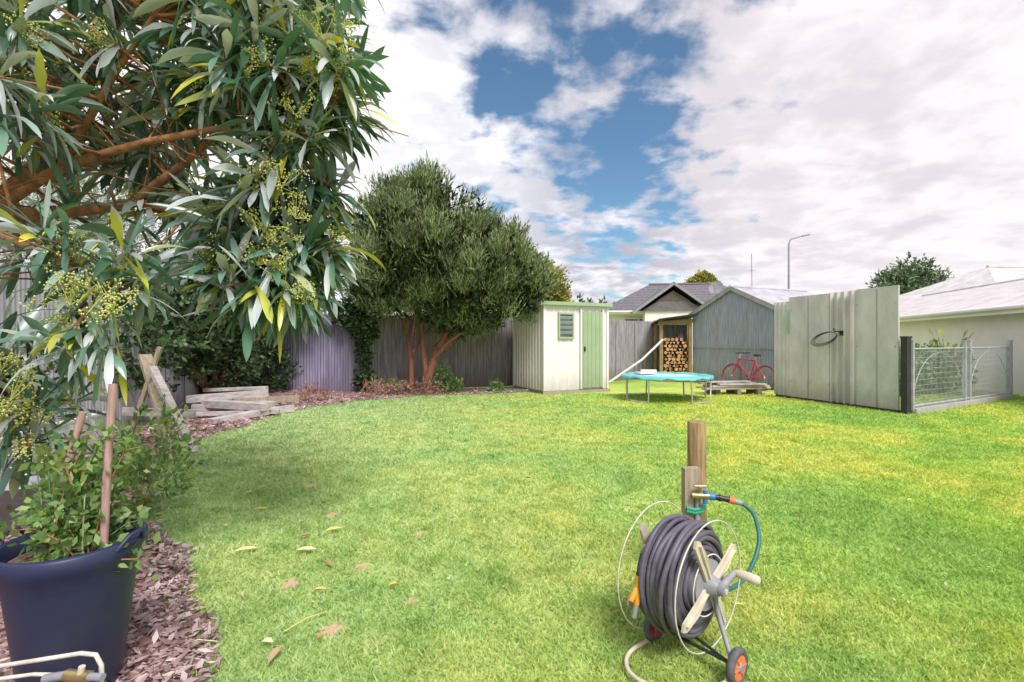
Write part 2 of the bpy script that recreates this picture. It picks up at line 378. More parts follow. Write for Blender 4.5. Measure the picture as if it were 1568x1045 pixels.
c=[FL+nf*o-dx*o+Z*(zt+.03),FR+nf*o+dx*o+Z*(zt+.03),BR-nf*o+dx*o+Z*(zb+.01),BL-nf*o-dx*o+Z*(zb+.01)]
b.prism(c,(0,0,.025),m_zinc2)
b.prism([c[0]+nf*.01-Z*.05,c[1]+nf*.01-Z*.05,c[1]+nf*.025-Z*.05,c[0]+nf*.025-Z*.05],(0,0,.085),m_green)
b.prism([c[0]-dx*.01-Z*.06,c[0]-dx*.025-Z*.06,c[3]-dx*.025-Z*.06,c[3]-dx*.01-Z*.06],(0,0,.10),m_white)
b.obj('roof',e)
def fp(u,z,off=.02): return FL+dx*u+nf*off+Z*z
b=B(); b.box(fp(1.36,1.08,.025),(.62,.03,1.92),m_green,dx); 
for k in range(5): b.box(fp(1.12+.12*k,1.08,.046),(.03,.012,1.88),m_green,dx)
for u in (1.03,1.69): b.box(fp(u,1.1,.035),(.04,.03,2.02),m_white,dx)
b.box(fp(1.12,1.1,.07),(.03,.04,.12),m_black,dx); b.obj('door',e)
b=B(); b.box(fp(.6,1.68,.012),(.38,.02,.56),m_glass,dx)
for u in (.40,.80): b.box(fp(u,1.68,.03),(.04,.04,.64),m_green,dx)
for z in (1.38,1.98): b.box(fp(.6,z,.032),(.44,.045,.045),m_green,dx)
for k in range(4): b.box(fp(.6,1.5+.125*k,.03),(.36,.008,.09),m_iron,dx,(nf*.5+Z))
b.obj('louvre_window',e)

# ------------------------------------------------------------ corrugated tin shed
A=Vector((5.75,15.5,0)); C=Vector((7.0,12.8,0)); d=(C-A).normalized(); W=(C-A).length; back=Vector((-d.y,d.x,0)); back=back if back.x>0 else -back
D=3.1; e=empty('corrugated_tin_shed',(A+C)/2+back*D/2)
ev=2.15; pk=2.83
b=B(); b.corr(xy(A),xy(C),.02,ev,m_zinc,amp=.018,top=lambda t:ev+(pk-ev)*(1-abs(2*t-1)))
b.corr(xy(A+back*D),xy(A),.02,ev,m_zinc); b.corr(xy(C),xy(C+back*D),.02,ev,m_zinc); b.corr(xy(C+back*D),xy(A+back*D),.02,ev,m_zinc,top=lambda t:ev+(pk-ev)*(1-abs(2*t-1)))
for t in (.0,.33,.66,1.): b.box(A+d*W*t-back*.02+Z*(ev/2),(.03,.02,ev),m_conc2,d)
b.box((A+C)/2-back*.022+Z*1.1,(W,.02,.03),m_conc2,d)
b.obj('walls',e)
b=B(); mid=(A+C)/2; 
for s_,E in ((-1,A),(1,C)):
    outE=E+d*s_*.14; N=int(D/.076*4)+12; vs=[]
    for i in range(N+1):
        q=-.12+(D+.24)*i/N; hh=.012*math.sin(2*math.pi*q/.076)
        a_=outE+back*q+Z*(ev-.06+hh+.03); r_=mid+back*q+Z*(pk+hh+.03); vs+=[a_,r_]
    b.add(vs,[(2*i,2*i+2,2*i+3,2*i+1) for i in range(N)],m_zinc2,True)
b.tube([mid-back*.13+Z*(pk+.04),mid+back*(D+.13)+Z*(pk+.04)],.04,m_zinc2)
b.obj('roof',e)
b=B()
for s_,E in ((-1,A),(1,C)):
    p0=E+d*s_*.14-back*.1+Z*(ev-.08); p1=mid-back*.1+Z*(pk); b.box((p0+p1)/2,((p1-p0).length,.03,.12),m_conc2,(p1-p0),Z)
b.obj('bargeboards',e)

# ------------------------------------------------------------ wood store (open lean-to)
e=empty('firewood_store',(5.3,16,0)); b=B()
for x,y in ((4.75,15.6),(5.62,15.45),(4.85,16.6),(5.9,16.4)): b.box((x,y,1.0),(.1,.1,2.0),m_timber,(1,-.15,0))
b.prism([(4.6,15.3,1.96),(5.75,15.15,2.12),(6.0,16.7,2.0),(4.75,16.8,1.84)],(0,0,.04),m_dark)
b.box((5.2,15.5,1.90),(1.1,.05,.12),m_timber,(1,-.15,.08)); b.corr((4.85,16.7),(5.95,16.5),.02,1.85,m_fence); b.obj('frame',e)
b=B(); z=.09; row=0
while z<1.5:
    x=4.9+(row%2)*.06
    while x<5.6:
        if z>1.15+.3*math.sin((x-4.6)*3): x+=.12; continue
        r=random.uniform(.045,.075); y=15.65-.15*(x-4.9)+random.uniform(-.08,.08); nseg=random.choice([3,3,4,5,6]); a0=random.random()*6
        ring=[(x+r*math.cos(a0+2*math.pi*k/nseg),y,z+r*math.sin(a0+2*math.pi*k/nseg)) for k in range(nseg)]
        b.prism([(p[0],p[1]+.004,p[2]) for p in ring],(.05,.5,0),m_logside); b.poly(ring,m_logend)
        x+=r+.062
    z+=.105; row+=1
b.obj('logs',e)
b=B(); b.tube([(3.0,15.1,.03),(4.05,15.25,.72),(4.75,15.4,1.35)],.036,m_wall); b.obj('leaning_pole')

# ------------------------------------------------------------ trampoline
e=empty('trampoline',(3.43,10.9,0)); b=B(); c=Vector((3.43,10.9,.53)); seg=48
def ringv(r,z,j=0): return [(c.x+r*math.cos(2*math.pi*i/seg),c.y+r*math.sin(2*math.pi*i/seg),z+j*math.sin(i*1.7)*math.sin(i*.6)) for i in range(seg)]
b.add(ringv(.74,.535)+[tuple(c)],[(i,(i+1)%seg,seg) for i in range(seg)],m_mat); b.obj('mat',e)
b=B(); vs=ringv(.70,.542)+ringv(.75,.558,.006)+ringv(.93,.558,.012)+ringv(.98,.54,.016)+ringv(.985,.505,.03)
b.add(vs,[(k*seg+i,k*seg+(i+1)%seg,(k+1)*seg+(i+1)%seg,(k+1)*seg+i) for k in range(4) for i in range(seg)],m_teal,True); b.obj('padding',e)
b=B(); b.ring(c-Z*.03,(1,0,0),(0,1,0),.95,.020,m_iron,48,6)
for a0 in (.5,2.1,3.7,5.3):
    p=[]
    for a_,z in ((a0-.35,.49),(a0-.33,.03),(a0-.25,.02),(a0+.25,.02),(a0+.33,.03),(a0+.35,.49)): p.append((c.x+.95*math.cos(a_),c.y+.95*math.sin(a_),z))
    b.tube(p,.017,m_iron,6)
b.obj('frame',e)
b=B(); b.box((3.05,11.2,.575),(.42,.26,.04),m_wall,(1,.3,0)); b.box((3.12,11.2,.62),(.34,.16,.05),m_wall,(1,-.1,.0)); b.obj('folded_boards',e)

# planks pile
b=B(); d=Vector((1,.12,0))
for x in (4.95,5.45,5.95): b.box((x,12.05,.06),(.1,.5,.12),m_rail,(1,.12,0))
for k,(o,z,l) in enumerate([(-.2,.15,1.5),(0,.15,1.6),(.2,.15,1.45),(-.12,.20,1.5),(.1,.20,1.35),(-.15,.25,1.2),(.12,.25,1.4),(0,.30,1.1)]):
    b.box((5.45+random.uniform(-.15,.15),12.05+o,z),(l,.16,.035),m_plank if k%2 else m_timber2,(1,.12+random.uniform(-.1,.1),0))
b.obj('plank_pile')

# bicycle
A=Vector((5.75,15.5,0)); C=Vector((7.0,12.8,0)); d=(C-A).normalized(); nb=Vector((-.907,-.42,0))
w1=A+d*1.80+nb*.40+Z*.34; w2=A+d*2.83+nb*.40+Z*.34; tilt=(Z-nb*.2).normalized()
e=empty('bicycle',(w1+w2)/2-Z*.34); b=B()
for w in (w1,w2):
    b.ring(w,d,tilt,.32,.02,m_rubber,32,6); b.ring(w,d,tilt,.292,.014,m_red,32,5); b.ball(w,.03,m_iron,n=4)
    for k in range(14): a=math.pi*2*k/14; b.tube([w,w+(d*math.cos(a)+tilt*math.sin(a))*.29],.0025,m_iron,3)
b.obj('wheels',e)
def bp(s_,h): return w1+(w2-w1)*s_+tilt*(h-.34)
b=B(); seat=bp(.66,.78); bb=bp(.58,.32); hd=bp(.17,.82); hd2=bp(.14,.70)
for p,q in ((hd,hd2),(hd2,bb),(hd,seat),(seat,bb),(bb,w2),(bp(.67,.74),w2),(hd2,w1)): b.tube([p,q],.022,m_red,6)
b.obj('frame',e)
b=B(); st=bp(.70,.9); b.tube([seat,st],.014,m_iron,6); b.ball(st+tilt*.03,.1,m_black,(1,1,.35),6)
hb=bp(.19,.98); b.tube([hd,hb],.014,m_iron,6); b.tube([hb+nb*.28+d*.08,hb+nb*.1,hb-nb*.1,hb-nb*.28+d*.08],.014,m_black,6)
b.ring(bb,d,tilt,.09,.008,m_black,20,4); b.tube([bb+tilt*.16+nb*.05,bb+nb*.05,bb-nb*.05,bb-tilt*.16-nb*.05],.01,m_iron,5); b.obj('saddle_and_bars',e)

# ------------------------------------------------------------ neighbouring houses
def house(name,c,ax,L,W,wallh,ridge,mw,mr,over=.4,hip=0.,windows=(),extra=None,corr=False):
    c=Vector(c); ax=Vector(ax).normalized(); ay=Vector((-ax.y,ax.x,0)); e=empty(name,c)
    def q(u,v,z): return c+ax*u+ay*v+Z*z
    b=B(); b.box(c+Z*wallh/2,(L,W,wallh),mw,ax)
    if not hip:
        for u in(-L/2,L/2): b.prism([q(u,-W/2,wallh),q(u,W/2,wallh),q(u,0,ridge-.1)],ax*(.02 if u<0 else -.02),mw)
    b.obj('walls',e)
    b=B(); l=L/2+over; w=W/2+over; zz=wallh-.1; rl=L/2+over-hip
    for s_ in(-1,1):
        if corr and not hip:
            N=int(2*l/.15*4); vs=[]
            for i in range(N+1):
                u=-l+2*l*i/N; hh=.02*math.sin(2*math.pi*u/.15); vs+=[q(u,s_*w,zz+.06+hh),q(u,0,ridge+.06+hh)]
            b.add(vs,[(2*i,2*i+2,2*i+3,2*i+1) for i in range(N)],mr,True)
        else:
            rows=10   # stepped tile courses
            for k in range(rows):
                t0=k/rows;t1=(k+1)/rows
                def pt(u_,t,dz=0): 
                    lu=l+(rl-l)*t; return q(u_*lu,s_*w*(1-t),zz+(ridge-zz)*t+dz)
                b.prism([pt(-1,t0,.05),pt(1,t0,.05),pt(1,t1,.03),pt(-1,t1,.03)],(0,0,-.04),mr)
    if hip:
        for s_ in(-1,1): b.poly([q(s_*l,-w,zz+.03),q(s_*l,w,zz+.03),q(s_*rl,0,ridge+.03)],mr)
    b.tube([q(-rl,0,ridge+.06),q(rl,0,ridge+.06)],.08,mr)
    b.obj('roof',e)
    b=B()
    for s_ in(-1,1): b.box(q(0,s_*(w+.02),zz),(2*l,.05,.16),m_wall,ax); b.tube([q(-l,s_*(w+.09),zz+.06),q(l,s_*(w+.09),zz+.06)],.055,m_wall if mw is m_wall else m_iron,8)
    b.obj('fascia_and_gutter',e)
    for u,v,zc,ww,hh in windows:
        b=B(); side=-1 if v<0 else 1; b.box(q(u,v,zc),(ww,.04,hh),m_glass,ax)
        for k in (-.5,0,.5): b.box(q(u+ww*k,v+side*.025,zc),(.06,.04,hh+.06),m_wall,ax)
        for k in (-.5,.5): b.box(q(u,v+side*.027,zc+hh*k),(ww+.06,.045,.06),m_wall,ax)
        b.obj('window',e)
    return e,q
ax=Vector((.267,.964,0)); ay=Vector((-ax.y,ax.x,0)); Lh=18.; Wh=8.
c=Vector((12.05,11.5,0))+ax*3.8-ay*Wh/2
house('white_house',c,ax,Lh,Wh,2.12,3.35,m_wall,m_roofl,.35,0,[(3.5,Wh/2+.015,1.35,1.4,.8)],corr=True)
house('neighbour_house',(28,27,0),(1,.1,0),14,10,2.7,5.3,m_wall,m_roofl,.5,5.5)
# dark roofed house behind the fence
gx=Vector((1,-.12,0)).normalized(); gy=Vector((.12,1,0)).normalized()
e,q=house('dark_roofed_house',(11.0,31.5,0),gx,10.5,7.5,3.0,4.9,m_wall,m_roofd,.5,3.6,[(-3.3,-3.77,2.1,1.6,1.0),(2.6,-3.77,2.1,1.6,1.0)])
b=B(); g=q(-1.6,-3.0,0)
b.box(g-gy*.8+Z*1.5,(3.,2.,3.0),m_wall,gx)
f0=g-gy*1.9
b.prism([f0-gx*1.7+Z*2.95,f0+gx*1.7+Z*2.95,f0+Z*4.0],gy*.06,m_roofd)
b.prism([f0-gx*.9-gy*.02+Z*3.5,f0+gx*.9-gy*.02+Z*3.5,f0-gy*.02+Z*4.06],gy*.02,m_brown)
for s_ in(-1,1):
    b.prism([f0-gy*.25+gx*s_*2.2+Z*2.85,f0-gy*.25+Z*4.45,f0+gy*4+Z*4.45,f0+gy*4+gx*s_*2.2+Z*2.85],(0,0,.08),m_roofd)
    p0=f0-gy*.27+gx*s_*2.2+Z*2.83;p1=f0-gy*.27+Z*4.43; b.box((p0+p1)/2,((p1-p0).length,.05,.14),m_greyp,(p1-p0),Z)
b.box(f0+Z*1.9-gy*.0,(1.4,.1,1.1),m_glass,gx); b.obj('front_gable',e)
b=B(); b.box(q(-.0,-3.95,1.7),(.6,.5,3.3),m_brick,gx); b.obj('brick_pier',e)
house('grey_roofed_house',(-1.5,27,0),(1,.05,0),9,6,2.7,4.1,m_wall,m_zinc2,.4,0,corr=True)
house('distant_house',(24,48,0),(1,-.1,0),12,7,2.7,5.6,m_wall,m_zinc2,.4,0,corr=True)
# satellite dish
b=B(); dc=Vector((11.6,27.8,4.3)); dn=Vector((-.6,-.7,.35)).normalized(); du=dn.cross(Z).normalized(); dw=du.cross(dn)
vs=[];ns=20
for k in range(4):
    r=.4*(k+.01)/3
    for i in range(ns): a=2*math.pi*i/ns; vs.append(dc+du*r*math.cos(a)+dw*r*math.sin(a)+dn*(.5*r*r))
b.add(vs,[(k*ns+i,k*ns+(i+1)%ns,(k+1)*ns+(i+1)%ns,(k+1)*ns+i) for k in range(3) for i in range(ns)],m_greyp,True)
b.tube([dc,dc-Z*.3-dn*.1,dc-Z*1.4+Vector((0,.6,0))],.03,m_greyp); b.tube([dc-dw*.4,dc+dn*.5],.015,m_greyp); b.obj('satellite_dish')
b=B(); b.tube([(13.75,28,0),(13.7,28,6.3)],.022,m_greyp,5)
b.tube([(13.55,28,5.3),(13.9,28,5.35)],.012,m_greyp,4)
b.obj('aerial_mast')
def lamp(x,y,h,s_=1):
    b=B(); b.tube([(x,y,0),(x,y,h*.5),(x,y,h*.96),(x+.15*s_,y,h),(x+1.1*s_,y,h+.28)],[.11,.09,.065,.055,.045],m_greyp,8)
    b.box((x+1.4*s_,y,h+.33),(.6,.22,.11),m_greyp,(1,0,.2*s_)); b.obj('street_lamp')
lamp(22.6,40,9.6); lamp(48,60,10.4,-1)

# ------------------------------------------------------------ vegetation
m_con=LEAF('conifer_foliage',[(0,(.06,.095,.04)),(.35,(.14,.195,.08)),(.7,(.25,.31,.13)),(1,(.42,.46,.22))],.75,0,1.7,.2,.45)
m_coreshade=LEAF('conifer_shade_core_foliage',[(0,(.018,.03,.015)),(1,(.055,.08,.035))],.8,0,1.3,.1,.6)  # darkened copy of the foliage: shade inside the crown put into its colour
m_hedge=LEAF('dark_shrub_foliage',[(0,(.025,.06,.025)),(.6,(.06,.12,.04)),(1,(.14,.21,.06))],.5,0,2)
m_olive=LEAF('grey_green_foliage',[(0,(.20,.24,.20)),(.6,(.36,.40,.34)),(1,(.54,.56,.48))],.7,0,2,.2,.7)
m_ylw=LEAF('yellow_green_foliage',[(0,(.20,.22,.04)),(.6,(.38,.37,.07)),(1,(.55,.45,.09))],.6,.2,2)
m_rose=LEAF('shrub_leaves',[(0,(.08,.17,.05)),(.5,(.16,.29,.08)),(.85,(.28,.40,.14)),(1,(.42,.50,.22))],.4,.3,4,.5,.75)

# conifer
e=empty('conifer_tree',(-2.05,12,0)); b=B()
def limb(pts,r0,r1,m): 
    n=len(pts); b.tube(pts,[r0+(r1-r0)*i/(n-1) for i in range(n)],m,9)
limb([(-2.05,12,0),(-2.05,12,.4),(-1.85,12,1.0),(-1.5,12,1.7),(-1.2,12,2.6),(-.9,12,3.6)],.12,.03,m_bark2)
limb([(-2.1,12.02,0),(-2.1,12.05,.5),(-2.2,12.1,1.2),(-2.3,12.1,2.2),(-2.3,12,4.4)],.11,.03,m_bark2)
limb([(-2.5,12.15,0),(-2.5,12.15,.8),(-2.6,12.2,1.5),(-2.9,12.2,2.4),(-3.1,12.1,4)],.075,.03,m_bark2)
limb([(-2.0,12,.75),(-1.6,11.8,1.2),(-1.0,11.7,1.7),(-.2,11.6,2.5)],.06,.02,m_bark2)
for k in range(26):
    x=random.uniform(-3.4,.4); z=random.uniform(2,4.4); b.tube([(-2.2+.3*(x+2),12,z-1.0),((x-2)/2+.1,12+random.uniform(-.5,.5),z-.5),(x,12+random.uniform(-.9,.9),z)],[.035,.02,.01],m_bark2,5)
b.obj('trunk',e)
bl=[(-2.35,12,4.35,.85),(-3.1,12.1,3.9,.8),(-1.4,12,3.95,.9),(-.6,12,3.35,.85),(-2.62,11.9,3.2,1.1),(-1.34,11.8,2.95,1.15),(.1,12.1,2.75,.72),(-.7,11.9,2.35,.8),(-3.3,12,2.95,.7),(-2.14,11.9,2.6,.8),(-1.5,11.8,2.05,.6),(-.06,12,2.4,.66),(-2.8,12,4.65,.45),(-2.1,12,4.85,.45),(-3.45,12.1,2.4,.45),(-.95,11.8,1.75,.38),(.55,12.1,2.6,.38),(-1.6,11.2,3.3,.75),(-2.5,11.2,3.7,.75),(-.7,11.2,2.9,.65),(-2.2,12.8,3.6,1.1),(-.9,12.8,3.0,1.0),(-3.0,11.3,2.9,.6),(-2.8,11.5,2.3,.5),(-.2,11.6,3.3,.5)]
b2=[]
for k in range(270):
    c=random.choice(bl); dv=unit(R.normal(size=3)); q_=random.uniform(.92,1.12)
    b2.append((c[0]+dv[0]*c[3]*q_,c[1]+dv[1]*c[3]*q_,c[2]+dv[2]*c[3]*q_,random.uniform(.10,.24)))
bs=[(x,y,z,r*.84) for x,y,z,r in bl]
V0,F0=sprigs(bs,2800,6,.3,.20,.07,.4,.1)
npmesh('inner_foliage',V0,F0,[m_coreshade],e)
V2,F2=sprigs(b2,15500,10,.36,.12,.016,1.7,.1,.22)
V3,F3=sprigs(bl,4600,9,.34,.12,.017,1.2,.75,.3)
npmesh('foliage',np.vstack([V3,V2]),np.vstack([F3,F2+len(V3)]),[m_con],e)

def shrub(name,blobs,n,k,sl,ll,lw,mat,up=.4,trunk=None,shell=.3):
    V,F=sprigs(blobs,n,k,sl,ll,lw,up,shell)
    if trunk:
        e=empty(name,trunk[0]); b=B()
        for q_ in blobs[:8]:
            t=Vector(trunk[0]); p=Vector(q_[:3]); b.tube([t,t+(p-t)*.45+Z*.2*q_[3],p],[trunk[1],trunk[1]*.6,trunk[1]*.25],m_bark,6)
        b.obj('trunk',e); npmesh('foliage',V,F,[mat],e)
    else: npmesh(name,V,F,[mat])
shrub('yellow_leaved_tree',[(1.3,17.5,3.2,.6),(.7,17.8,3.6,.7),(1.5,17.5,2.6,.5),(.2,18,3.0,.9),(1.1,17.5,2.2,.6)],2600,9,.3,.12,.055,m_ylw,.5,((.8,17.8,0),.1))
shrub('grey_leaved_tree',[(-9,10,3.6,1.3),(-8,9.5,2.9,1.0),(-7.6,8.,3.0,.9),(-10,9,4.3,1.4),(-8.6,11,4.4,1.2),(-7.7,12.6,3.1,1.1),(-8,6.5,2.7,.9),(-7.4,14.5,3.4,1.3),(-6.0,15,2.8,1.2)],3800,8,.35,.13,.03,m_olive,.1,((-8.9,10,0),.14))
shrub('dark_shrub',[(-6.6,11.3,1.2,.8),(-6.3,11.6,2.2,.8),(-5.6,12.2,2.3,.5),(-6.6,10.3,1.8,.9),(-6.4,9.2,1.3,.75),(-6.1,8.2,1.6,.6),(-6.0,10.3,.8,.5),(-5.8,9.4,2.4,.7),(-5.8,7.2,1.2,.6),(-5.2,12.0,2.8,.6),(-6.0,12.3,.6,.4)],4400,8,.25,.12,.055,m_hedge,.3,((-6.3,10.4,0),.08))
shrub('ivy',[(-3.75,12.35,1.5,.28),(-3.8,12.35,1.9,.33),(-4.2,12.4,2.0,.3),(-3.72,12.3,.9,.14),(-3.7,12.3,.35,.2)],700,6,.12,.09,.07,m_hedge,.1)
shrub('low_bed_plants',[(-1.5,12.2,.12,.2),(-2.9,11.9,.12,.16),(-1.7,12.1,.45,.14),(-.4,12.5,.04,.12)],300,6,.15,.09,.035,m_rose,.6)
shrub('dry_fern_litter',[(-2.7,11.7,.08,.22),(-3.2,11.4,.05,.25),(-1.95,11.9,.06,.22),(-4.3,10.5,.05,.25),(-2.3,11.7,.08,.2)],450,6,.14,.1,.02,LEAF('dry_fronds',[(0,(.35,.17,.12)),(1,(.5,.3,.22))],.9,.1),.5)
shrub('distant_tree',[(31,38,5.9,1.4),(29.6,38,5.2,1.2),(32.5,38,5.3,1.2),(30.5,38,4.4,1.6),(31.8,38,4.0,1.6)],1300,8,.7,.35,.13,LEAF('distant_tree_foliage',[(0,(.06,.12,.05)),(1,(.2,.28,.14))],.6,0,1),.5,((31,38,0),.25))
shrub('golden_tree',[(17.0,44,6.4,.8),(17.7,44,6.1,.6),(16.4,44,6.0,.6),(17.1,44,5.4,1.0)],1200,8,.4,.3,.14,m_ylw,.5,((17.1,44,0),.2))
shrub('distant_trees',[(x,66+5*math.sin(x),2.5+1.2*math.sin(x*.7),3.) for x in range(-70,90,4)],3400,8,1.2,.8,.4,m_hedge,.3)
shrub('garden_shrubs',[(9.2,11.6,.5,.45),(10.3,12.2,.6,.5),(8.6,12.,.4,.4),(11.2,12.6,.5,.4),(9.6,13,.8,.4)],1300,7,.2,.11,.05,m_rose,.5)
b=B(); m_str=LEAF('strap_leaf',[(0,(.2,.25,.04)),(1,(.4,.42,.08))],.5,.3)
for k in range(14):
    a=k*2.4; x0,y0=10.6,11.9; l=random.uniform(.25,.5); dx_,dy_=math.cos(a)*l,math.sin(a)*l
    p=Vector((x0,y0,.1)); t=Vector((x0+dx_,y0+dy_,1.45+random.uniform(-.3,.2))); m_=p+(t-p)*.7+Z*.2
    b.tube([p,m_],.01,m_str,4); s_=Vector((-dy_,dx_,0)).normalized()*.06; b.add([m_,(m_+t)/2+s_+Z*.04,t,(m_+t)/2-s_+Z*.04],[(0,1,2,3)],m_str)
b.obj('strelitzia_plant')

# ---- big foreground tree with strap leaves
m_strap=LEAF('long_leathery_leaves',[(0,(.05,.12,.08)),(.25,(.09,.20,.13)),(.45,(.15,.27,.20)),(.60,(.30,.38,.36)),(.78,(.62,.66,.70)),(.90,(.36,.42,.40)),(.935,(.32,.38,.09)),(.97,(.62,.62,.08)),(1.,(.64,.58,.06))],.28,.2,1.6,.75,.62)
m_flow=LEAF('flower_buds',[(0,(.44,.48,.10)),(1,(.72,.70,.26))],.6,.2,5,.3,.8)
Vs=[];Fs=[];cnt=0
NS=7
def strap(base,d,L,W,droop):
    global cnt
    n=len(base); d=unit(d); side=unit(np.cross(d,np.array([0,0,1.])+R.normal(size=(n,3))*.35)); roll=R.normal(size=n)*.5
    pts=[]; p=base.copy(); cur=d.copy()
    prof=[.25,.38,.6,.85,1.,.98,.66,.03]
    for i in range(NS+1):
        nrm=unit(np.cross(side,cur)); s2=unit(side*np.cos(roll)[:,None]+nrm*np.sin(roll)[:,None]); n2=np.cross(s2,cur)
        w=(W*prof[i]*.5*(1+.10*R.normal(size=n)*(0<i<NS)))[:,None]
        pts+= [p-s2*w+n2*w*.3,p,p+s2*w+n2*w*.3]
        p=p+cur*(L/NS)[:,None]
        cur=unit(cur+np.array([0,0,-1.])*droop[:,None]/NS)
    V=np.stack(pts,1).reshape(-1,3); m=3*(NS+1); f=[]
    for i in range(NS):
        for j in(0,1): f.append((3*i+j,3*i+j+1,3*i+j+4,3*i+j+3))
    F=(np.arange(n)*m)[:,None,None]+np.array(f)[None]
    Vs.append(V);Fs.append(F.reshape(-1,4)+cnt); cnt+=len(V)
skel=[[(-3.9,3.1,0),(-3.85,3.1,.8),(-3.7,3.05,1.6),(-3.5,3.0,1.9)],
 [(-3.5,3,1.9),(-3.1,3,2.03),(-2.7,3,2.1),(-2.34,3,2.16),(-2.05,3,2.33),(-1.8,3,2.6),(-1.5,3,2.95)],
 [(-3.5,3,1.9),(-3.1,2.9,2.05),(-2.7,2.8,2.2),(-2.44,2.8,2.38),(-2.1,2.8,2.42),(-1.7,2.85,2.5),(-1.35,2.9,2.55),(-1.15,2.9,2.7)],
 [(-3.4,3,1.95),(-3.0,3.1,2.4),(-2.7,3.1,2.9),(-2.4,3.1,3.5)],
 [(-3.3,2.95,1.96),(-2.9,2.7,1.9),(-2.4,2.4,1.8),(-2.05,2.3,1.65),(-1.85,2.25,1.5)],
 [(-2.34,3,2.16),(-1.9,3.05,2.1),(-1.6,3.0,1.95),(-1.4,2.95,1.75),(-1.3,2.9,1.6)],
 [(-2.6,2.8,2.25),(-2.2,2.7,2.8),(-1.9,2.7,3.2)],[(-2.7,3.1,2.9),(-3.1,3.0,3.4),(-3.4,2.9,3.8)],
 [(-3.5,2.9,1.8),(-3.0,2.7,1.5),(-2.6,2.4,1.25),(-2.3,2.2,1.1)]]
rad=[(.13,.1),(.045,.015),(.035,.012),(.045,.02),(.03,.010),(.024,.009),(.026,.010),(.03,.01),(.025,.008)]
e=empty('strap_leaf_tree',(-3.9,3.1,0)); b=B(); SK=[]
for pts,(r0,r1) in zip(skel,rad):
    pv=[Vector(p)+Vector((random.uniform(-.02,.02),0,random.uniform(-.04,.04))) if 0<i<len(pts)-1 else Vector(p) for i,p in enumerate(pts)]
    n=len(pv); b.tube(pv,[r0+(r1-r0)*i/(n-1) for i in range(n)],m_bark,9)
    for p,q_ in zip(pv,pv[1:]):
        for t in (0,.25,.5,.75): SK.append(p+(q_-p)*t)
# x,y,z,r,count
blobs=[(-2.85,3.0,3.25,.75,40),(-1.95,3.0,3.2,.62,42),(-1.42,2.9,3.05,.46,34),(-1.16,2.9,2.75,.34,32),(-1.27,2.9,2.35,.28,18),(-1.38,2.9,2.0,.34,26),(-1.20,2.85,1.75,.24,16),(-1.72,2.9,1.95,.3,14),(-1.42,2.8,1.6,.22,12),(-2.6,3.4,2.7,.55,28),(-2.05,2.3,1.62,.25,8),(-1.75,2.25,1.62,.16,4),(-1.85,2.2,1.38,.18,5),(-2.2,2.25,1.25,.22,7),(-2.15,2.3,1.0,.16,5),(-2.3,2.3,.85,.2,3),(-2.6,2.3,2.6,.35,9),(-3.3,2.9,2.8,.6,20),(-2.0,3.3,3.9,.9,32),(-2.7,2.6,3.0,.4,12),(-1.42,2.8,3.5,.5,20),(-2.3,2.3,2.3,.2,4),(-2.2,3.3,2.0,.4,10),(-3.6,3.5,2.2,.6,14)]
fl_pos=[]
for x,y,z,r,n in blobs:
    for k in range(n):
        dv=unit(R.normal(size=3)); c=np.array([x,y,z])+dv*r*R.uniform(.45,1.05)
        if c[1]<1.9: continue
        ax_=unit(dv*.6+np.array([0,-.2,.35])+R.normal(size=3)*.35)
        nl=R.integers(12,20); ph=R.uniform(0,2*math.pi,nl)
        u_=unit(np.cross(ax_,[.3,.2,1])); v_=np.cross(ax_,u_)
        el=R.uniform(-.35,1.1,nl)
        d_=unit(np.cos(ph)[:,None]*u_+np.sin(ph)[:,None]*v_+ax_*el[:,None])
        base=c-ax_*R.uniform(0,.07,nl)[:,None]+d_*.01
        sc_=.85 if y<2.5 else 1.
        strap(base,d_,R.uniform(.20,.36,nl)*sc_,R.uniform(.028,.050,nl)*sc_,R.uniform(.1,1.7,nl)**1.3)
        cv=Vector(c); q_=min(SK,key=lambda s_:(s_-cv).length); mid=(cv+q_)/2-Z*.05*(cv-q_).length+Vector(R.normal(size=3))*.03
        b.tube([q_,mid,cv],[.012,.008,.006],m_bark,5)
        if R.random()<.24: fl_pos.append((c,ax_))
for k in range(120): # bare inner twigs
    q_=random.choice(SK[10:]); t=q_+Vector(R.normal(size=3))*.22+Z*.12; b.tube([q_,(q_+t)/2+Vector(R.normal(size=3))*.03,t],[.007,.005,.003],m_bark,4)
b.obj('trunk_and_branches',e)
npmesh('leaves',np.vstack(Vs),np.vstack(Fs),[m_strap],e,True)
for p in [(-1.0,2.6,2.62),(-1.05,2.6,2.72),(-1.25,2.6,1.8),(-1.2,2.6,1.65),(-1.35,2.6,1.7),(-1.75,2.1,1.5),(-1.7,2.1,1.42),(-1.85,2.05,1.45),(-2.4,2.4,2.75),(-2.5,2.4,2.6),(-2.1,2.05,1.05),(-2.15,2.05,1.15),(-1.15,2.6,2.5),(-1.3,2.55,1.9),(-1.15,2.6,1.95),(-2.6,2.5,2.95),(-2.15,2.05,.95),(-1.1,2.6,1.5),(-1.0,2.6,2.9),(-1.2,2.55,2.1)]: fl_pos.append((np.array(p),np.array([0,0,1.])))
bb=[]; b=B()
for c,a_ in fl_pos:
    c=np.array(c)
    for k in range(10):
        t=c+unit(a_+R.normal(size=3)*.8)*R.uniform(.05,.14); b.tube([Vector(c),Vector(t)],.0018,m_flow,3)
        bb.append(t+R.normal(size=(15,3))*.018)
bb=np.vstack(bb); n=len(bb); rr=R.uniform(.004,.0065,n)[:,None]
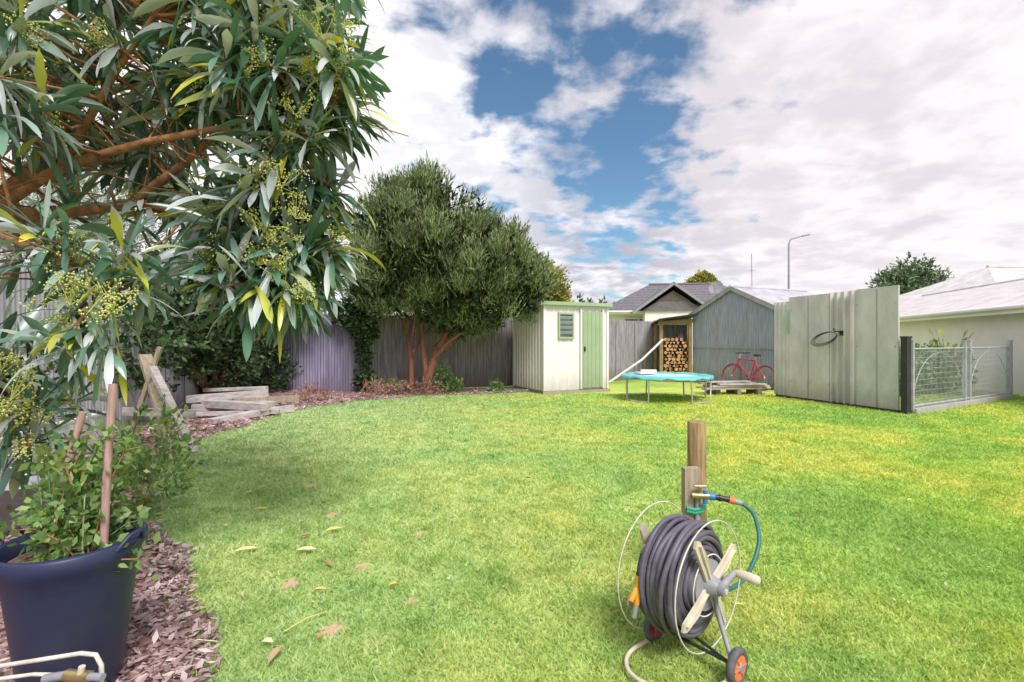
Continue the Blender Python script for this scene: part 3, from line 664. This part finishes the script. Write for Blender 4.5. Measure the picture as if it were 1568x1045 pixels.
oc=np.array([[1,0,0],[-1,0,0],[0,1,0],[0,-1,0],[0,0,1],[0,0,-1]]); V=(bb[:,None]+oc[None]*rr[:,None]).reshape(-1,3)
F=(np.arange(n)*6)[:,None,None]+np.array([(0,2,4),(2,1,4),(1,3,4),(3,0,4),(2,0,5),(1,2,5),(3,1,5),(0,3,5)])[None]
npmesh('flower_buds',V,F.reshape(-1,3),[m_flow],e); b.obj('flower_stalks',e)

# ------------------------------------------------------------ left bed items
b=B()
for k,(x,y,z,l,a) in enumerate([(-4.75,8.3,.08,1.5,.2),(-4.9,8.8,.08,1.5,.25),(-5.1,9.4,.08,1.5,.1),(-4.8,8.5,.19,1.4,-.35),(-5.1,9.1,.19,1.5,-.1),(-5.2,9.0,.29,1.3,.45),(-4.6,9.2,.19,1.2,.9),(-5.3,9.4,.38,1.2,.0),(-4.45,8.0,.07,.9,1.0),(-4.3,8.7,.06,.8,.5)]):
    b.box((x,y,z),(l,random.choice([.1,.15,.2]),random.choice([.06,.09,.12])),m_plank if k%4!=2 else m_timber2,(math.cos(a),math.sin(a),random.uniform(-.10,.10)))
b.obj('weathered_timber_stack')
b=B()
b.box((-4.25,5.9,.55),(1.3,.14,.04),m_timber2,(-.42,.2,.9)); b.box((-3.98,5.75,.5),(1.15,.10,.04),m_plank,(-.5,.1,.85)); b.box((-4.45,5.9,.6),(1.3,.1,.04),m_timber2,(.25,.1,.95))
b.box((-4.2,5.83,.45),(.8,.05,.09),m_plank,(1,.1,-.05)); b.obj('leaning_timber_frame')
b=B()
def lathe(b,c,prof,m,seg=40):
    vs=[(c[0]+r*math.cos(2*math.pi*i/seg),c[1]+r*math.sin(2*math.pi*i/seg),c[2]+z) for r,z in prof for i in range(seg)]
    b.add(vs,[(k*seg+i,k*seg+(i+1)%seg,(k+1)*seg+(i+1)%seg,(k+1)*seg+i) for k in range(len(prof)-1) for i in range(seg)],m,True)
lathe(b,(-3.42,3.42,0),[(.001,.01),(.13,.01),(.17,.30),(.178,.30),(.178,.315),(.165,.31),(.15,.27),(.001,.26)],m_iron)
b.tube([(-3.6,3.42,.3),(-3.55,3.4,.42),(-3.42,3.38,.47),(-3.3,3.4,.42),(-3.25,3.42,.3)],.005,m_iron,5); b.obj('galvanised_bucket')

# potted shrub
pc=(-1.63,1.82); e=empty('potted_shrub',(pc[0],pc[1],0)); b=B()
lathe(b,(*pc,0),[(.001,.0),(.135,.0),(.143,.02),(.190,.42),(.203,.48),(.216,.50),(.224,.525),(.223,.56),(.211,.57),(.200,.56),(.193,.51)],m_navy,48)
for s_ in(-1,1):
    b.tube([(pc[0]+s_*.21,pc[1]-.06,.545),(pc[0]+s_*.235,pc[1]-.03,.59),(pc[0]+s_*.235,pc[1]+.03,.59),(pc[0]+s_*.21,pc[1]+.06,.545)],.009,m_navy,6)
b.obj('pot',e)
b=B(); lathe(b,(*pc,0),[(.001,.525),(.12,.515),(.196,.505)],m_soil); b.obj('soil',e)
m_stake=M('stake_wood',(.46,.30,.27),(.30,.18,.16),.85,12,(6,6,.7))
b=B(); b.tube([(-1.51,1.81,.50),(-1.505,1.82,.8),(-1.49,1.83,1.14)],.014,m_stake,7)
b.tube([(-1.73,1.82,.50),(-1.69,1.84,.75),(-1.63,1.86,1.03)],.014,m_stake,7)
lv=[];
for k in range(32):
    a=R.uniform(0,2*math.pi); l=R.uniform(.16,.42); p0=np.array([pc[0]+R.uniform(-.1,.1),pc[1]+R.uniform(-.08,.08),.51])
    out=np.array([math.cos(a)*l*.85+.03,abs(math.sin(a))*l*.6-.06,0]); h=R.uniform(.06,.5)
    if k%4==0: h=R.uniform(-.04,.10)
    pts=[p0,p0+out*.3+[0,0,h*.55],p0+out*.7+[0,0,h*.9],p0+out+[0,0,h*.92]]
    b.tube([Vector(p) for p in pts],[.004,.003,.0025,.002],m_rose if k%2 else m_bark,5)
    for s_ in range(3):
        for t in np.arange(.1,1,.14): lv.append(pts[s_]*(1-t)+pts[s_+1]*t)
b.obj('stems_and_stakes',e)
lv=np.array(lv); lv=np.repeat(lv,2,0)+R.normal(size=(2*len(lv),3))*.028
d_=unit(R.normal(size=lv.shape)+[0,0,.1]); V,F=rhombs(lv,d_,R.uniform(.025,.055,len(lv)),R.uniform(.016,.032,len(lv)))
npmesh('leaves',V,F,[m_rose],e)
shrub('bed_shrub',[(-2.35,3.2,.3,.2),(-2.6,3.6,.3,.2),(-2.75,3.2,.25,.22),(-2.2,2.7,.15,.15),(-2.9,4.0,.25,.22),(-2.5,3.4,.6,.15)],240,6,.18,.06,.03,m_rose,.7,((-2.55,3.3,0),.012))
# hose stand in the corner
b=B(); b.tube([(-1.75,1.42,.335),(-1.5,1.38,.375),(-1.17,1.33,.452),(-1.13,1.33,.448),(-1.115,1.33,.42),(-1.11,1.33,.0)],.006,m_wire,8)
b.tube([(-1.75,1.36,.30),(-1.5,1.345,.36),(-1.3,1.33,.395),(-1.2,1.32,.40)],.005,m_wire,8)
b.tube([(-1.20,1.32,.40),(-1.13,1.31,.402)],.015,m_brass,10); b.tube([(-1.13,1.31,.402),(-1.09,1.305,.404)],.010,m_greyp,10); b.tube([(-1.26,1.32,.39),(-1.20,1.32,.40)],.011,m_greyp,10); b.tube([(-1.155,1.31,.402),(-1.15,1.31,.43)],.008,m_wire,8)
b.tube([(-1.75,1.36,.0),(-1.75,1.38,.33)],.006,m_wire,8)
b.obj('tubular_hose_stand')

# ------------------------------------------------------------ tap post
e=empty('tap_post',(1.02,2.7,0)); b=B()
b.tube([(1.02,2.7,0),(1.02,2.7,.4),(1.018,2.7,.85),(1.018,2.7,.857)],[.052,.05,.049,.046],m_timber,20); b.obj('round_post',e)
b=B(); b.box((.955,2.615,.31),(.085,.045,.63),m_timber2,(1,.1,0)); b.obj('batten',e)
b=B(); b.tube([(.975,2.585,.05),(.975,2.585,.49)],.010,m_greyp,8)
b.tube([(.945,2.57,.49),(1.03,2.555,.49)],.016,m_brass,10); b.tube([(.985,2.57,.49),(.985,2.565,.535)],.010,m_brass,8); b.tube([(.955,2.565,.54),(1.015,2.565,.54)],.007,m_brass,8)
b.tube([(1.03,2.555,.49),(1.055,2.55,.488)],.019,m_blue,12); b.tube([(1.01,2.56,.45),(1.01,2.56,.52)],.012,m_blue,10)
b.tube([(1.055,2.55,.488),(1.125,2.54,.478)],.015,m_black,12); b.tube([(1.075,2.547,.485),(1.085,2.546,.484)],.019,m_black,12)
b.tube([(1.125,2.54,.478),(1.15,2.535,.472)],.019,m_orange,12); b.tube([(1.15,2.535,.472),(1.185,2.53,.462)],.014,m_greyp,12)
m_tie=M('green_tie',(.04,.35,.22),None,.5)
for z,r in ((.42,.062),(.405,.064)): b.tube([(.92,2.585,z),(.96,2.58,z-.01),(1.0,2.585,z-.005),(1.03,2.63,z)],.012,m_tie,7)
b.obj('tap_and_fittings',e)
b=B()
def smooth(pts,n=6):
    pts=[Vector(p) for p in pts]; out=[]
    for i in range(len(pts)-1):
        p0=pts[max(i-1,0)];p1=pts[i];p2=pts[i+1];p3=pts[min(i+2,len(pts)-1)]
        for k in range(n):
            t=k/n; out.append(.5*((2*p1)+(-p0+p2)*t+(2*p0-5*p1+4*p2-p3)*t*t+(-p0+3*p1-3*p2+p3)*t**3))
    return out+[pts[-1]]
b.tube(smooth([(1.185,2.53,.462),(1.225,2.48,.42),(1.20,2.38,.32),(1.10,2.28,.22),(.98,2.18,.20),(.88,2.10,.24)]),.010,m_tealh,8)
b.obj('supply_hose',e)

# ------------------------------------------------------------ hose reel cart
n_=Vector((.64,-.77,0)).normalized(); u_=Vector((.77,.64,0)).normalized(); C=Vector((.776,2.0,.315))
e=empty('hose_reel_cart',(.72,2.05,0)); b=B()
def wob(c,r,tilt_,ph):
    pts=[]; 
    for i in range(48):
        a=2*math.pi*i/48; rr=r*(1+.014*math.sin(3*a+ph)+.012*math.sin(5*a+ph*2)); 
        pts.append(c+u_*rr*math.cos(a)+Z*rr*math.sin(a)+n_*(tilt_*math.sin(a+ph)))
    b.tube(pts,.0112,m_hose,8,True)
for k in range(9):
    c=C-n_*(.012+.0195*k)
    rr_=[.198+random.uniform(-.010,.008)]
    if k in (0,8): rr_+=[.176,.155,.135,.115]
    if k in (1,7): rr_+=[.178]
    for r in rr_: wob(c,r,random.uniform(.002,.010),random.uniform(0,6))
for k in range(7): wob(C-n_*(.025+.022*k),.215+random.uniform(-.008,.006),random.uniform(.006,.02),random.uniform(0,6))
for k in range(2): wob(C-n_*(.06+.05*k),.229,.03,random.uniform(0,6))
b.obj('hose_coil',e)
b=B()
b.ring(C+n_*.035,u_,Z,.255,.003,m_wire,56,6); b.ring(C-n_*.215,u_,Z,.27,.003,m_wire,56,6); b.ring(C+n_*.03,u_,Z,.12,.003,m_wire,40,6)
b.obj('wire_hoops',e)
b=B()
for side,off in ((1,.03),(-1,-.21)):
    for a in (27,117,207,297):
        a=math.radians(a); dd=u_*math.cos(a)+Z*math.sin(a); pp=-u_*math.sin(a)+Z*math.cos(a)
        c0=C+n_*off
        pts=[c0+dd*.03+pp*.018,c0+dd*.03-pp*.018,c0+dd*.13-pp*.026+n_*side*.006,c0+dd*.215-pp*.016,c0+dd*.235+pp*.006,c0+dd*.215+pp*.026,c0+dd*.13+pp*.028+n_*side*.006]
        b.prism(pts,n_*side*.010,m_cream)
        b.prism([c0+dd*.04+pp*.003+n_*side*.009,c0+dd*.04-pp*.003+n_*side*.009,c0+dd*.21-pp*.003+n_*side*.009,c0+dd*.21+pp*.003+n_*side*.009],n_*side*.012,m_cream)
b.tube([C-n_*.22,C+n_*.03],.10,m_greyp,24)
b.obj('reel_spokes_and_drum',e)
b=B(); b.tube([C+n_*.03,C+n_*.055,C+n_*.075],[.045,.04,.028],m_greyp,16); b.tube([C+n_*.07,C+n_*.10],.024,m_greyp,14); b.tube([C+n_*.1,C+n_*.104],.012,m_wire,10)
ca=C+n_*.075; cb=C+n_*.08+u_*.115+Z*.035
b.tube([ca,cb],[.016,.013],m_greyp,8); b.tube([cb,cb+n_*.02,cb+n_*.06,cb+n_*.095,cb+n_*.10],[.010,.018,.020,.017,.008],m_cream,12)
b.obj('hub_and_crank',e)
w1=Vector((.85,1.85,.07)); w2=w1-n_*.36; b=B()
for w,m in ((w1,m_orange),(w2,m_red)):
    b.ring(w,u_,Z,.055,.016,m_rubber,28,8); b.tube([w-n_*.012,w+n_*.012],.046,m,20); b.tube([w+n_*.012,w+n_*.02],[.02,.014],m_greyp,12)
    for k in range(6): a=k*math.pi/3; b.tube([w+n_*.013+(u_*math.cos(a)+Z*math.sin(a))*.015,w+n_*.013+(u_*math.cos(a)+Z*math.sin(a))*.043],.004,m,5)
b.tube([w1,w2],.007,m_black,8); b.obj('wheels',e)
b=B(); ch=C+n_*.055; cb_=C-n_*.235
b.tube(smooth([ch,ch+u_*.02-Z*.1,w1+Z*.03-n_*.025],4),.010,m_greyp,8); b.tube(smooth([cb_,cb_+u_*.02-Z*.1,w2+Z*.03-n_*.02],4),.010,m_greyp,8)
b.tube(smooth([cb_,cb_-u_*.04-Z*.2,Vector((.60,2.12,.02)),Vector((.50,2.02,.03)),Vector((.455,1.95,.03)),Vector((.455,1.87,.03)),Vector((.52,1.80,.03)),Vector((.66,1.78,.03)),Vector((.79,1.82,.03)),w1-n_*.03],6),.0085,m_cream,8)
b.tube([C-n_*.1-Z*.22,w1-n_*.03],.006,m_black,6)
b.obj('frame',e)
b=B(); g0=Vector((.555,2.02,.46)); g1=Vector((.52,1.98,.35)); g2=Vector((.50,1.97,.24))
b.tube([g0,g0+(g1-g0)*.3],.014,m_greyp,10); b.tube([g0+(g1-g0)*.3,g1],[.018,.020],m_black,12)
b.tube([g1,g1+(g2-g1)*.5,g2],[.021,.019,.012],m_yell,12); b.tube([g1+Vector((.0,.0,-.02)),g1+Vector((-.045,-.02,-.09))],[.014,.012],m_yell,8)
b.tube([g2,g2-Z*.05+Vector((-.01,0,0))],.011,m_greyp,10); b.tube([g0+(g1-g0)*.2,g0+Vector((.04,.03,-.12))],.007,m_red,6)
b.obj('spray_gun',e)

# ------------------------------------------------------------ camera, sun, sky
cam=bpy.data.cameras.new('camera'); co=bpy.data.objects.new('camera',cam); sc.collection.objects.link(co); sc.camera=co
cam.sensor_width=36; cam.lens=17.22; co.location=(0,0,1.3); co.rotation_euler=(math.radians(90),0,0); cam.clip_end=2000; cam.clip_start=.05
el=math.radians(52); az=math.radians(155)
ds=Vector((math.sin(az)*math.cos(el),math.cos(az)*math.cos(el),math.sin(el)))
sl=bpy.data.lights.new('sun','SUN'); so=bpy.data.objects.new('sun',sl); sc.collection.objects.link(so)
sl.energy=4.0; sl.angle=math.radians(20); sl.color=(1,.97,.95); so.rotation_euler=ds.to_track_quat('Z','Y').to_euler(); so.location=(10,-10,20)
wd=bpy.data.worlds.new('World'); sc.world=wd; wd.use_nodes=True; nt=wd.node_tree; bg=nt.nodes['Background']
sky=nt.nodes.new('ShaderNodeTexSky'); sky.sky_type='NISHITA'; sky.sun_disc=False; sky.sun_elevation=el; sky.sun_rotation=az
tc=nt.nodes.new('ShaderNodeTexCoord'); g=tc.outputs['Generated']
nz=nt.nodes.new('ShaderNodeVectorMath'); nz.operation='NORMALIZE'; nt.links.new(g,nz.inputs[0]); g=nz.outputs[0]
sp=nt.nodes.new('ShaderNodeSeparateXYZ'); nt.links.new(g,sp.inputs[0])
den=math_(nt,'ADD',math_(nt,'MAXIMUM',sp.outputs[2],0.),.22)
cb=nt.nodes.new('ShaderNodeCombineXYZ'); nt.links.new(math_(nt,'DIVIDE',sp.outputs[0],den),cb.inputs[0]); nt.links.new(math_(nt,'DIVIDE',sp.outputs[1],den),cb.inputs[1])
p=cb.outputs[0]
def dotd(v):
    v=Vector(v).normalized(); n=nt.nodes.new('ShaderNodeVectorMath'); n.operation='DOT_PRODUCT'; n.inputs[1].default_value=v; nt.links.new(g,n.inputs[0]); return n.outputs['Value']
n1=noise(nt,p,4.2,7,.56,.15)
n2=noise(nt,p,1.5,3,.5,.3)
cov=math_(nt,'ADD',math_(nt,'MULTIPLY',n1,.8),math_(nt,'MULTIPLY',n2,.2))
blue=math_(nt,'ADD',mrange(nt,dotd((.24,1,.62)),.90,.998,0,.12,True),mrange(nt,dotd((-.08,1,.45)),.95,.995,0,.02,True))
blue=math_(nt,'ADD',blue,mrange(nt,dotd((.33,1,.27)),.97,.998,0,.05,True))
right=mrange(nt,dotd((1.1,1,.45)),.84,.99,0,.16,True)
left=mrange(nt,dotd((-.5,1,.25)),.85,.98,0,.06,True)
cov=math_(nt,'ADD',math_(nt,'SUBTRACT',cov,blue),math_(nt,'ADD',right,left))
dens=mrange(nt,cov,.325,.48,0,1,True)
shade=noise(nt,p,3.6,6,.6,.3)
gdir=mrange(nt,dotd((.25,1,.36)),.84,.99,0,.10,True)
thick=mrange(nt,math_(nt,'ADD',math_(nt,'ADD',math_(nt,'MULTIPLY',n1,.45),gdir),math_(nt,'MULTIPLY',shade,.75)),.55,.79,0,1,True)
ccol=mix(nt,thick,(7.8,7.6,7.8),(2.9,3.0,3.7))
ccol=mix(nt,mrange(nt,dotd((1.,1,.6)),.78,.95,0,.68,True),ccol,(6.6,6.1,6.25))
ccol=mix(nt,mrange(nt,dotd((-.35,1,.35)),.86,.98,0,.6,True),ccol,(7.8,7.6,7.9))
ccol=mix(nt,mrange(nt,sp.outputs[2],.0,.16,.6,0,True),ccol,(7.4,7.2,7.5))
skc=mix(nt,1.,sky.outputs[0],(.66,.86,.92),'MULTIPLY')
fin=mix(nt,dens,skc,ccol)
nt.links.new(fin,bg.inputs[0]); bg.inputs[1].default_value=.15
